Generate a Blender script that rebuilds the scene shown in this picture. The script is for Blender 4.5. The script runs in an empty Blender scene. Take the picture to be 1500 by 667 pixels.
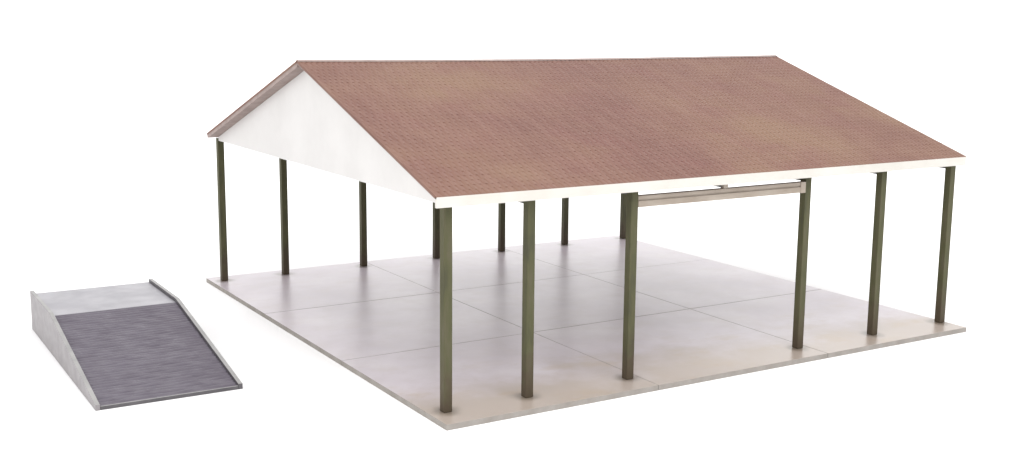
import bpy, bmesh, math, random
from mathutils import Vector, Matrix
R = math.radians
random.seed(7)
S = bpy.context.scene
col = S.collection

# ------------------------------------------------------------------ camera
cam_d = bpy.data.cameras.new('camera'); cam = bpy.data.objects.new('camera', cam_d); col.objects.link(cam)
cam.location = (-0.69164, -1.28554, 0.50801)
cam.rotation_euler = (1.39872, -0.00959, -0.54696)
cam_d.sensor_width = 36; cam_d.lens = 36 * 1758.39 / 1500
cam_d.clip_start = 0.01; cam_d.clip_end = 100
S.camera = cam

# ------------------------------------------------------------------ light tent
S.view_settings.view_transform = 'Standard'; S.view_settings.look = 'None'
S.view_settings.exposure = 0; S.view_settings.gamma = 1
w = bpy.data.worlds.new('World'); S.world = w; w.use_nodes = True
w.node_tree.nodes['Background'].inputs[0].default_value = (1.0, 0.995, 1.0, 1)
w.node_tree.nodes['Background'].inputs[1].default_value = 1.20

def area(name, loc, target, size, power, colr=(1, 1, 1)):
    d = bpy.data.lights.new(name, 'AREA'); d.shape = 'SQUARE'; d.size = size; d.energy = power; d.color = colr
    o = bpy.data.objects.new(name, d); col.objects.link(o); o.location = loc
    o.rotation_euler = (Vector(target) - Vector(loc)).to_track_quat('-Z', 'Y').to_euler()
    return o
area('softbox_overhead', (0.15, -1.15, 2.3), (0.3, 0.35, 0), 1.9, 42)
area('softbox_key', (-2.2, -0.7, 1.5), (0.3, 0.45, 0.2), 1.3, 14, (1, 0.985, 0.96))
area('added_backlight', (1.0, 2.7, 2.4), (2.1, 3.7, 0.5), 1.2, 24)  # unseen pair of lamps, added to brighten the backdrop and the floor from behind
area('added_backlight', (2.3, 1.9, 2.4), (3.4, 2.9, 0.5), 1.2, 24)

# ------------------------------------------------------------------ dimensions (slab is one unit square)
T = 0.0082            # slab thickness
W = 0.998             # slab depth
PF, PB = 0.0469, 0.0385
PX = [0.0241, 0.1496, 0.3201, 0.4905, 0.6539, 0.8222, 0.9885]
EZ, RZ = 0.2897, 0.4419          # eave and ridge height
EF, EB = 0.0248, 0.9560          # eave lines
RM = 0.4861
RX0, RX1 = -0.0017, 0.9979
FZ = 0.2745           # underside of fascia and gable
SL = (RZ - EZ) / (RM - EF); SB = (RZ - EZ) / (EB - RM)

# ------------------------------------------------------------------ materials
AL = 0.93     # common albedo factor of every painted surface
def mat(name):
    m = bpy.data.materials.new(name); m.use_nodes = True
    nt = m.node_tree; return m, nt, nt.nodes['Principled BSDF']
def N(nt, t, **k):
    n = nt.nodes.new(t)
    for a, b in k.items():
        if a.startswith('i_'):
            n.inputs[a[2:].replace('_', ' ')].default_value = b
        else: setattr(n, a, b)
    return n
def noise(nt, vec, scale, detail=4, rough=0.55):
    n = N(nt, 'ShaderNodeTexNoise', i_Scale=scale, i_Detail=detail, i_Roughness=rough)
    nt.links.new(vec, n.inputs['Vector']); return n.outputs['Fac']
def ramp(nt, fac, *stops):
    r = nt.nodes.new('ShaderNodeValToRGB'); nt.links.new(fac, r.inputs[0])
    e = r.color_ramp.elements
    while len(e) < len(stops): e.new(0.5)
    for x, (p, c) in zip(e, stops):
        x.position = p; x.color = (c[0] * AL, c[1] * AL, c[2] * AL, 1)
    return r.outputs['Color']
def mixc(nt, fac, a, b, mode='MIX'):
    m = N(nt, 'ShaderNodeMix', data_type='RGBA', blend_type=mode)
    for s, v in ((m.inputs[0], fac), (m.inputs[6], a), (m.inputs[7], b)):
        if hasattr(v, 'links'): nt.links.new(v, s)
        else: s.default_value = v if isinstance(v, float) else (v[0] * AL, v[1] * AL, v[2] * AL, 1)
    return m.outputs[2]
def math_(nt, op, a, b=0.0, clamp=False):
    m = N(nt, 'ShaderNodeMath', operation=op, use_clamp=clamp)
    for s, v in ((m.inputs[0], a), (m.inputs[1], b)):
        if hasattr(v, 'links'): nt.links.new(v, s)
        else: s.default_value = v
    return m.outputs[0]
def maprange(nt, v, a, b, c, d):
    m = N(nt, 'ShaderNodeMapRange', interpolation_type='SMOOTHSTEP')
    nt.links.new(v, m.inputs[0])
    for i, x in enumerate((a, b, c, d)): m.inputs[i + 1].default_value = x
    return m.outputs[0]
def coords(nt, scale=(1, 1, 1), rand=False):
    tc = nt.nodes.new('ShaderNodeTexCoord'); v = tc.outputs['Object']
    if rand:
        oi = nt.nodes.new('ShaderNodeObjectInfo')
        ad = N(nt, 'ShaderNodeVectorMath', operation='ADD'); sc = N(nt, 'ShaderNodeVectorMath', operation='SCALE')
        cx = nt.nodes.new('ShaderNodeCombineXYZ'); nt.links.new(oi.outputs['Random'], cx.inputs[0]); nt.links.new(oi.outputs['Random'], cx.inputs[2])
        nt.links.new(cx.outputs[0], sc.inputs[0]); sc.inputs['Scale'].default_value = 17.0
        nt.links.new(v, ad.inputs[0]); nt.links.new(sc.outputs[0], ad.inputs[1]); v = ad.outputs[0]
    mp = nt.nodes.new('ShaderNodeMapping'); nt.links.new(v, mp.inputs[0]); mp.inputs['Scale'].default_value = scale
    return mp.outputs[0]
def bump(nt, p, h, strength, dist):
    b = N(nt, 'ShaderNodeBump', i_Strength=strength, i_Distance=dist)
    nt.links.new(h, b.inputs['Height']); nt.links.new(b.outputs[0], p.inputs['Normal'])

def m_tiles():
    m, nt, p = mat('brown_tiles'); v = coords(nt)
    a = noise(nt, v, 3.1, 5, 0.6); b = noise(nt, v, 14, 3); c = noise(nt, coords(nt, (60, 4, 4)), 3, 3)
    base = ramp(nt, a, (0.38, (0.163, 0.074, 0.056)), (0.5, (0.190, 0.095, 0.066)), (0.63, (0.216, 0.122, 0.076)))
    base = mixc(nt, math_(nt, 'MULTIPLY', maprange(nt, b, 0.45, 0.7, 0, 1), 0.35), base, (0.186, 0.078, 0.066))
    base = mixc(nt, math_(nt, 'MULTIPLY', maprange(nt, c, 0.42, 0.62, 0, 1), 0.25), base, (0.27, 0.156, 0.124))
    nt.links.new(base, p.inputs['Base Color']); p.inputs['Roughness'].default_value = 0.62; p.inputs['Specular IOR Level'].default_value = 0.4
    bump(nt, p, noise(nt, v, 500, 2), 0.25, 0.0008)
    return m
def m_simple(name, c1, c2, rough, scale=(1, 1, 1), ns=30, rand=False, bmp=0.15, spec=0.5):
    m, nt, p = mat(name); v = coords(nt, scale, rand)
    base = ramp(nt, noise(nt, v, ns, 5, 0.6), (0.36, c1), (0.64, c2))
    nt.links.new(base, p.inputs['Base Color'])
    r = maprange(nt, noise(nt, v, ns * 1.7, 3), 0.3, 0.7, rough - 0.07, rough + 0.07); nt.links.new(r, p.inputs['Roughness'])
    p.inputs['Specular IOR Level'].default_value = spec
    bump(nt, p, noise(nt, v, ns * 9, 2), bmp, 0.0006)
    return m
def m_post():
    m, nt, p = mat('olive_paint'); v = coords(nt, (1, 1, 0.22), True)
    base = ramp(nt, noise(nt, v, 95, 4, 0.6), (0.3, (0.062, 0.060, 0.034)), (0.5, (0.082, 0.081, 0.038)), (0.72, (0.10, 0.090, 0.054)))
    z = nt.nodes.new('ShaderNodeSeparateXYZ'); nt.links.new(nt.nodes['Texture Coordinate'].outputs['Object'], z.inputs[0])
    n2 = noise(nt, coords(nt, (1, 1, 1), True), 60, 4)
    dirt = math_(nt, 'MULTIPLY', maprange(nt, math_(nt, 'ADD', z.outputs[2], math_(nt, 'MULTIPLY', n2, -0.10)), -0.05, 0.03, 0.8, 0), 1.0)
    base = mixc(nt, dirt, base, (0.075, 0.052, 0.036))
    nt.links.new(base, p.inputs['Base Color']); p.inputs['Roughness'].default_value = 0.6; p.inputs['Specular IOR Level'].default_value = 0.25
    bump(nt, p, noise(nt, v, 300, 2), 0.2, 0.0006)
    return m
def m_floor():
    m, nt, p = mat('cast_concrete'); v = coords(nt)
    a = noise(nt, v, 5, 6, 0.6); b = noise(nt, v, 22, 5, 0.6)
    base = ramp(nt, a, (0.36, (0.47, 0.415, 0.455)), (0.5, (0.53, 0.475, 0.515)), (0.64, (0.58, 0.535, 0.56)))
    base = mixc(nt, math_(nt, 'MULTIPLY', maprange(nt, b, 0.42, 0.72, 0, 1), 0.5), base, (0.47, 0.41, 0.415))
    sp = nt.nodes.new('ShaderNodeSeparateXYZ'); nt.links.new(v, sp.inputs[0])
    # tan weathering brushed along the open front edge
    edge = maprange(nt, math_(nt, 'ADD', sp.outputs[1], math_(nt, 'MULTIPLY', math_(nt, 'SUBTRACT', a, 0.5), 0.45)), 0.02, 0.20, 0.75, 0)
    base = mixc(nt, edge, base, (0.375, 0.310, 0.235))
    c = noise(nt, coords(nt, (7, 11, 1)), 1.0, 5, 0.65)
    patch = math_(nt, 'MULTIPLY', maprange(nt, c, 0.5, 0.66, 0, 0.55), maprange(nt, sp.outputs[1], 0.05, 0.30, 1, 0.12))
    base = mixc(nt, patch, base, (0.40, 0.305, 0.205))
    # dirt ring at each post foot
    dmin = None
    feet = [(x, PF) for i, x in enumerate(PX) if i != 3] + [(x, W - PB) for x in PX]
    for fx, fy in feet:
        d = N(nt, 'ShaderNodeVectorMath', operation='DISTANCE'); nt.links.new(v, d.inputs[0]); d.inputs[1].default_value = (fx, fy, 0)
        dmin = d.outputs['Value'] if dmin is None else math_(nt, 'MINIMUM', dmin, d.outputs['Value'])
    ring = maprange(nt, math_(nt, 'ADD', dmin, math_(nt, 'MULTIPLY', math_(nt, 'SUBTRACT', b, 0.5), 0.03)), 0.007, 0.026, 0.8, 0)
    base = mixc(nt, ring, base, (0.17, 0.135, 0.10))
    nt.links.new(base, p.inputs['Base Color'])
    p.inputs['Roughness'].default_value = 0.32
    p.inputs['IOR'].default_value = 1.55
    return m
M = {
 'tiles': m_tiles(), 'post': m_post(), 'floor': m_floor(),
 'roof_under': m_simple('brown_plastic', (0.28, 0.21, 0.19), (0.36, 0.275, 0.25), 0.55, ns=40),
 'edge': m_simple('slab_edge', (0.27, 0.245, 0.22), (0.33, 0.305, 0.28), 0.7, ns=35),
 'white': m_simple('white_panel', (0.685, 0.67, 0.655), (0.73, 0.715, 0.70), 0.55, ns=12, bmp=0.08),
 'cream': m_simple('cream_trim', (0.60, 0.575, 0.525), (0.66, 0.635, 0.59), 0.5, (0.6, 1, 1), ns=22, bmp=0.08),
 'lintel': m_simple('tan_grey_paint', (0.34, 0.28, 0.225), (0.43, 0.37, 0.31), 0.5, (0.4, 1, 1), ns=45),
 'dark': m_simple('dark_underframe', (0.050, 0.048, 0.042), (0.075, 0.072, 0.06), 0.55, ns=40),
 'ramp_deck': m_simple('pale_grey_deck', (0.27, 0.262, 0.285), (0.295, 0.285, 0.31), 0.36, ns=14, bmp=0.0),
 'ramp_slope': m_simple('slate_grey_tread', (0.088, 0.073, 0.098), (0.105, 0.090, 0.117), 0.45, (1, 1, 1), ns=26),
 'ramp_wall': m_simple('lit_grey_wall', (0.235, 0.217, 0.226), (0.265, 0.246, 0.252), 0.45, (1, 1, 1), ns=30),  # left wall: light on its outer face is put into this paler grey
 'ramp_dark': m_simple('shaded_grey_wall', (0.065, 0.060, 0.066), (0.10, 0.093, 0.10), 0.5, (1, 1, 1), ns=30),  # right wall: shade of its inner face is painted in; lip reuses it
 'ramp_rim': m_simple('rubbed_grey_rim', (0.27, 0.265, 0.262), (0.34, 0.332, 0.325), 0.45, (1, 1, 1), ns=30),
 'paper': m_simple('white_paper', (1.02, 1.02, 1.02), (1.03, 1.03, 1.03), 0.8, ns=3, bmp=0.0, spec=0.2),
}

# ------------------------------------------------------------------ mesh helpers
def obj(name, bm, mats, parent=None, loc=(0, 0, 0)):
    me = bpy.data.meshes.new(name); bmesh.ops.recalc_face_normals(bm, faces=bm.faces); bm.to_mesh(me); bm.free()
    for m in (mats if isinstance(mats, (list, tuple)) else [mats]): me.materials.append(m)
    o = bpy.data.objects.new(name, me); col.objects.link(o); o.location = loc
    if parent: o.parent = parent
    return o
def join(bm, other):
    me = bpy.data.meshes.new('tmp'); other.to_mesh(me); other.free(); bm.from_mesh(me); bpy.data.meshes.remove(me)
def box(bm, x0, x1, y0, y1, z0, z1, bev=0.0008, mi=0):
    b = bmesh.new(); bmesh.ops.create_cube(b, size=1)
    for v in b.verts:
        v.co = Vector((x0 + (v.co.x + .5) * (x1 - x0), y0 + (v.co.y + .5) * (y1 - y0), z0 + (v.co.z + .5) * (z1 - z0)))
    if bev: bmesh.ops.bevel(b, geom=b.edges[:], offset=bev, segments=2, profile=0.6, affect='EDGES')
    for f in b.faces: f.material_index = mi
    join(bm, b)
def prism(bm, poly, axis, a, b_, bev=0.0, mi=0):
    """poly of 2-D points extruded along an axis from a to b_"""
    b = bmesh.new()
    P = (lambda p, t: (t, p[0], p[1])) if axis == 'x' else (lambda p, t: (p[0], t, p[1]))
    f1 = [b.verts.new(P(p, a)) for p in poly]; f2 = [b.verts.new(P(p, b_)) for p in poly]
    b.faces.new(f1); b.faces.new(f2[::-1])
    for i in range(len(poly)):
        j = (i + 1) % len(poly); b.faces.new((f1[i], f1[j], f2[j], f2[i]))
    bmesh.ops.recalc_face_normals(b, faces=b.faces)
    if bev: bmesh.ops.bevel(b, geom=b.edges[:], offset=bev, segments=2, profile=0.6, affect='EDGES')
    for f in b.faces: f.material_index = mi
    join(bm, b)
def thing(name, loc, label, cat):
    o = bpy.data.objects.new(name, None); col.objects.link(o); o.location = loc
    o.empty_display_size = 0.05; o['label'] = label; o['category'] = cat
    return o

# ------------------------------------------------------------------ the white sweep everything stands on
b = bmesh.new()
prof = [(-7.0, 0.0), (2.6, 0.0)] + [(2.6 + 1.2 * math.sin(R(a)), 1.2 - 1.2 * math.cos(R(a))) for a in range(6, 91, 6)] + [(3.8, 2.6)]
rows = [[b.verts.new((x, y, z)) for (y, z) in prof] for x in (-6, 6)]
for i in range(len(prof) - 1): b.faces.new((rows[0][i], rows[0][i + 1], rows[1][i + 1], rows[1][i]))
sw = obj('ground', b, M['paper'], None, (0.3, 0.3, -T))
sw.rotation_euler = (0, 0, -0.547); sw['kind'] = 'structure'
for f in sw.data.polygons: f.use_smooth = True

# ------------------------------------------------------------------ the shed
shed = thing('open_shed', (0, 0, -T), 'open sided model shed with brown tiled gable roof on green posts over grey slab floor', 'shed')
def part(name, bm, m, loc=(0, 0, 0)):
    return obj(name, bm, m, shed, (loc[0], loc[1], loc[2] + T))   # parent origin sits at the slab underside

# floor: nine cast bays with narrow joints over one base
b = bmesh.new()
box(b, 0.004, 0.996, 0.004, W - 0.004, -T + 0.0004, -0.0008, 0)
g = 0.00045
cuts = [0, 1 / 3 + 0.006, 2 / 3 + 0.006, 1]
for i in range(3):
    for j in range(3):
        x0 = cuts[i] + (g if i else 0); x1 = cuts[i + 1] - (g if i < 2 else 0)
        y0 = W * [0, .334, .668, 1][j] + (g if j else 0); y1 = W * [0, .334, .668, 1][j + 1] - (g if j < 2 else 0)
        box(b, x0, x1, y0, y1, -T, random.uniform(-0.0002, 0.0), 0.0005)
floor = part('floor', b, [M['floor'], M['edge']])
for f in floor.data.polygons:
    if abs(f.normal.z) < 0.3: f.material_index = 1      # rough, dirtier cut edge of the slab

# posts
PW = 0.0061
def post_mesh(h):
    b = bmesh.new(); box(b, -PW, PW, -PW, PW, 0.0, h, 0.0009); return b
first = None
for row, y in enumerate((PF, W - PB)):
    for i, x in enumerate(PX):
        if row == 0 and i == 3: continue
        if first is None:
            first = part('post', post_mesh(0.2785), M['post'], (x, y, 0))
        else:
            o = first.copy(); col.objects.link(o); o.parent = shed; o.location = (x, y, T)

# tie beams running front to back under the roof
for i, x in enumerate(PX):
    if i == 0: continue          # the gable wall carries the roof over the end posts
    b = bmesh.new()
    y0 = PF + PW + 0.0003 if i != 3 else PF + 0.003
    box(b, -0.0052, 0.0052, y0, W - PB - PW - 0.0003, 0.2662, 0.2792, 0.0006)
    part('tie_beam', b, M['dark'], (x, 0, 0))

# header beam across the wide bay, with the short post standing on it
b = bmesh.new()
hx0, hx1 = PX[2] + PW + 0.0002, PX[4] - PW - 0.0002
box(b, hx0, hx1, PF - PW, PF + PW - 0.002, 0.2493, 0.2583, 0.0006)
box(b, hx0 + .0004, hx1 - .0004, PF - PW + 0.0022, PF + PW - 0.004, 0.2580, 0.2612, 0.0003)
box(b, hx0, hx1, PF - PW + 0.0006, PF + PW - 0.002, 0.2606, 0.2655, 0.0006)
box(b, hx1 - 0.0105, hx1 - 0.0003, PF - PW - 0.0008, PF + PW - 0.004, 0.2487, 0.2660, 0.0006)
part('header_beam', b, M['lintel'])
b = bmesh.new(); box(b, -0.0042, 0.0042, -PW + .001, 0.0025, 0.2656, 0.2795, 0.0006)
part('stub_post', b, M['lintel'], (PX[3] - 0.003, PF, 0))

# gables, set back under the roof overhang
GX = 0.0175
def gable(x0, x1):
    b = bmesh.new(); th = 0.0062
    yb = EB - 0.009; tb = 0.0108
    prism(b, [(EF + 0.0042, FZ), (yb, FZ), (yb, EZ + SB * (EB - yb) - tb), (RM + .004, RZ - SB * .004 - tb), (RM - .002, RZ - SL * .002 - th), (EF + 0.0042, EZ + SL * 0.0042 - th)], 'x', x0, x1, 0.0004)
    return part('gable_wall', b, M['white'])
gable(GX, GX + 0.005); gable(RX1 - GX - 0.005 + RX0, RX1 - GX + RX0)
# fascia boards
b = bmesh.new(); box(b, RX0, RX1, EF - 0.0008, EF + 0.0036, FZ - 0.0002, EZ - 0.0014, 0.0005); part('fascia', b, M['cream'])
b = bmesh.new(); box(b, GX + 0.0053, RX1 - GX - 0.0053, EB - 0.0150, EB - 0.0112, FZ, EZ - 0.0085, 0.0005); part('fascia', b, M['cream'])

# roof: panel with thickness, covered in stepped courses of ribbed tiles
b = bmesh.new()
th, tk = 0.0058, 0.0022
tb = 0.0105
prism(b, [(EF + 0.004, EZ + SL * .004 - tk), (RM, RZ - tk), (RM, RZ - th), (EF + 0.004, EZ + SL * .004 - th)], 'x', RX0 + 0.0005, RX1 - 0.0005, 0.0004, 1)
prism(b, [(RM + .0002, RZ - tk), (EB, EZ - tk), (EB, EZ - tb + .001), (EB - .004, EZ + SB * .004 - tb), (RM + .0002, RZ - tb)], 'x', RX0 + 0.0005, RX1 - 0.0005, 0.0004, 1)
NC, NR, SUB = 110, 36, 6
tw = (RX1 - RX0) / NC
for side in (0, 1):
    ya, yb = (EF - 0.0012, RM) if side == 0 else (EB + 0.0008, RM)
    za = EZ - (SL, SB)[side] * 0.0010
    L = Vector((yb - ya, RZ - za)); ln = L.length; L /= ln
    nrm = Vector((-L.y, L.x)) if side == 0 else Vector((L.y, -L.x))
    courses = []
    for r in range(NR):
        jit = random.uniform(-.00006, .00006)
        offs = [random.gauss(0, 0.00007) for _ in range(NC)]
        drift = random.uniform(-.3, .3) * tw * 0.25
        for (fr, lift) in ((0.0, 0.0003), (0.18, 0.00045), (1.0, 0.0002)):
            ring = []
            d = (r + min(fr, 0.995)) / NR * ln
            for k in range(NC * SUB + 1):
                x = RX0 + k / SUB * tw
                ph = (k / SUB + 0.5 * (r % 2)) % 1.0
                c = min(int(k / SUB + 0.5 * (r % 2)), NC - 1)
                wv = 0.0010 * abs(math.sin(math.pi * (ph + 0.03))) ** 0.6
                e_ = min(k, NC * SUB - k) / (SUB * 0.8)      # moulded plain verge at both ends
                if e_ < 1: wv = wv * e_ + 0.0007 * (1 - e_); lift = lift * e_ + 0.0003 * (1 - e_)
                h = -0.0016 + lift + jit * (1 - fr) + wv + offs[c] * (1 - fr)
                p = Vector((ya, za)) + L * d + nrm * h
                ring.append(b.verts.new((x, p.x, p.y)))
            courses.append(ring)
    ring = [b.verts.new((RX0 + k / SUB * tw, ya + nrm.x * -.0022 + L.x * .0004, za + nrm.y * -.0022)) for k in range(NC * SUB + 1)]
    courses.insert(0, ring)
    top = [b.verts.new((RX0 + k / SUB * tw, RM, RZ + 0.0003)) for k in range(NC * SUB + 1)]
    courses.append(top)
    for A, B in zip(courses, courses[1:]):
        for k in range(NC * SUB):
            b.faces.new((A[k], A[k + 1], B[k + 1], B[k]))
    # closed verge edges of the tile layer
    for k in (0, NC * SUB):
        x = RX0 + k / SUB * tw
        lo = [b.verts.new((x, r_[k].co.y - nrm.x * 0.0035, r_[k].co.z - nrm.y * 0.0035)) for r_ in courses]
        for q in range(len(courses) - 1):
            b.faces.new((courses[q][k], courses[q + 1][k], lo[q + 1], lo[q]))
geo = lambda: b.verts[:] + b.edges[:] + b.faces[:]
for q in range(1, 12):
    x = q / 12
    side = [f for f in b.faces if f.material_index == 1]
    es = {e for f in side for e in f.edges}; vs = {v for f in side for v in f.verts}
    bmesh.ops.bisect_plane(b, geom=list(side) + list(es) + list(vs), plane_co=(x, 0, 0), plane_no=(1, 0, 0))
for v in b.verts:                       # the moulded roof has a slight sag along the ridge
    t = max(0.0, min(1.0, v.co.x))
    v.co.z -= 0.0026 * math.sin(math.pi * t ** 0.8) * max(0, (v.co.z - EZ) / (RZ - EZ))
roof = part('roof', b, [M['tiles'], M['roof_under']])
b = bmesh.new()
prism(b, [(RM - .006, RZ - SL * .006 + .0002), (RM, RZ + .0010), (RM + .006, RZ - SB * .006 + .0002), (RM, RZ - .0020)], 'x', RX0 + .0003, RX1 - .0003, 0)
for q in range(1, 12): bmesh.ops.bisect_plane(b, geom=b.verts[:] + b.edges[:] + b.faces[:], plane_co=(q / 12, 0, 0), plane_no=(1, 0, 0))
for v in b.verts: v.co.z -= 0.0026 * math.sin(math.pi * max(0, min(1, v.co.x)) ** 0.8)
obj('ridge_cap', b, M['roof_under'], roof)

# ------------------------------------------------------------------ the loading ramp
rw, lp, lr, hh, he = 0.2002, 0.1734, 0.3119, 0.0653, 0.0077
rampt = thing('loading_ramp', (-0.36591, 0.29850, -T), 'small grey loading ramp with ribbed slope between raised side walls, left of the shed', 'ramp')
rampt.rotation_euler = (0, 0, -0.01041)
wt, rec = 0.0060, 0.0052
side = [(0, 0), (lr + lp, 0), (lr + lp, hh), (lr, hh), (0, he)]
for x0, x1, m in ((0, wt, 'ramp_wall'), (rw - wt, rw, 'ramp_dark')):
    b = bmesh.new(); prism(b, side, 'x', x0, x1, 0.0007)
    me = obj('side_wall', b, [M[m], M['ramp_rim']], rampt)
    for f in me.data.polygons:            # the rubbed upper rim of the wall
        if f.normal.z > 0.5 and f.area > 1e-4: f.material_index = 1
    me['label'] = 'side wall coloured pale as if lit' if x0 == 0 else 'side wall coloured dark as if shaded, with rubbed rim'
b = bmesh.new()
box(b, wt + .0002, rw - wt - .0002, lr + 0.0006, lr + lp - 0.0008, hh - rec - 0.006, hh - rec, 0.0006)
box(b, wt + .0002, rw - wt - .0002, lr + lp - 0.006, lr + lp - 0.0008, 0.0005, hh - rec - 0.0065, 0.0004)
part_ = obj('platform', b, M['ramp_deck'], rampt)
# ribbed slope
b = bmesh.new()
NRIB, SEG = 38, 48
z0, z1 = 0.0036, hh - rec - 0.0008
A = Vector((0.0035, z0)); B = Vector((lr, z1)); D = B - A; ln = D.length; D /= ln; nn = Vector((-D.y, D.x))
rings = []
wob = [random.uniform(0, 6.28) for _ in range(8)]
for r in range(NRIB):
    for fr, hgt in ((0.0, -0.0008), (0.22, 0.0008), (0.55, 0.0007), (0.8, -0.0008)):
        ring = []
        for k in range(SEG + 1):
            x = wt + .0002 + (rw - 2 * wt - .0004) * k / SEG
            wv = 0.0007 * math.sin(x * 60 + wob[r % 8]) + 0.0005 * math.sin(x * 140 + r * 1.7)
            hj = 0.00035 * math.sin(x * 95 + r * 2.3) * (hgt > 0)
            p = A + D * max(0, min(ln, (r + fr) / NRIB * ln + (wv if 0 < r < NRIB - 1 else 0))) + nn * (hgt + hj)
            ring.append(b.verts.new((x, p.x, p.y)))
        rings.append(ring)
rings.append([b.verts.new((wt + .0002 + (rw - 2 * wt - .0004) * k / SEG, B.x, B.y)) for k in range(SEG + 1)])
for P, Q in zip(rings, rings[1:]):
    for k in range(SEG): b.faces.new((P[k], P[k + 1], Q[k + 1], Q[k]))
low = [[b.verts.new((r_[i].co.x, r_[i].co.y, max(0.0006, r_[i].co.z - 0.005))) for i in (0, SEG)] for r_ in rings]
for q in range(len(rings) - 1):
    b.faces.new((low[q][0], low[q][1], low[q + 1][1], low[q + 1][0]))
obj('sloped_deck', b, M['ramp_slope'], rampt)
b = bmesh.new(); box(b, wt + .0002, rw - wt - .0002, 0.0, 0.0030, 0.0, he - 0.0024, 0.0009)
lip = obj('front_lip', b, [M['ramp_dark'], M['ramp_rim']], rampt)
for f in lip.data.polygons:
    if f.normal.z > 0.3: f.material_index = 1
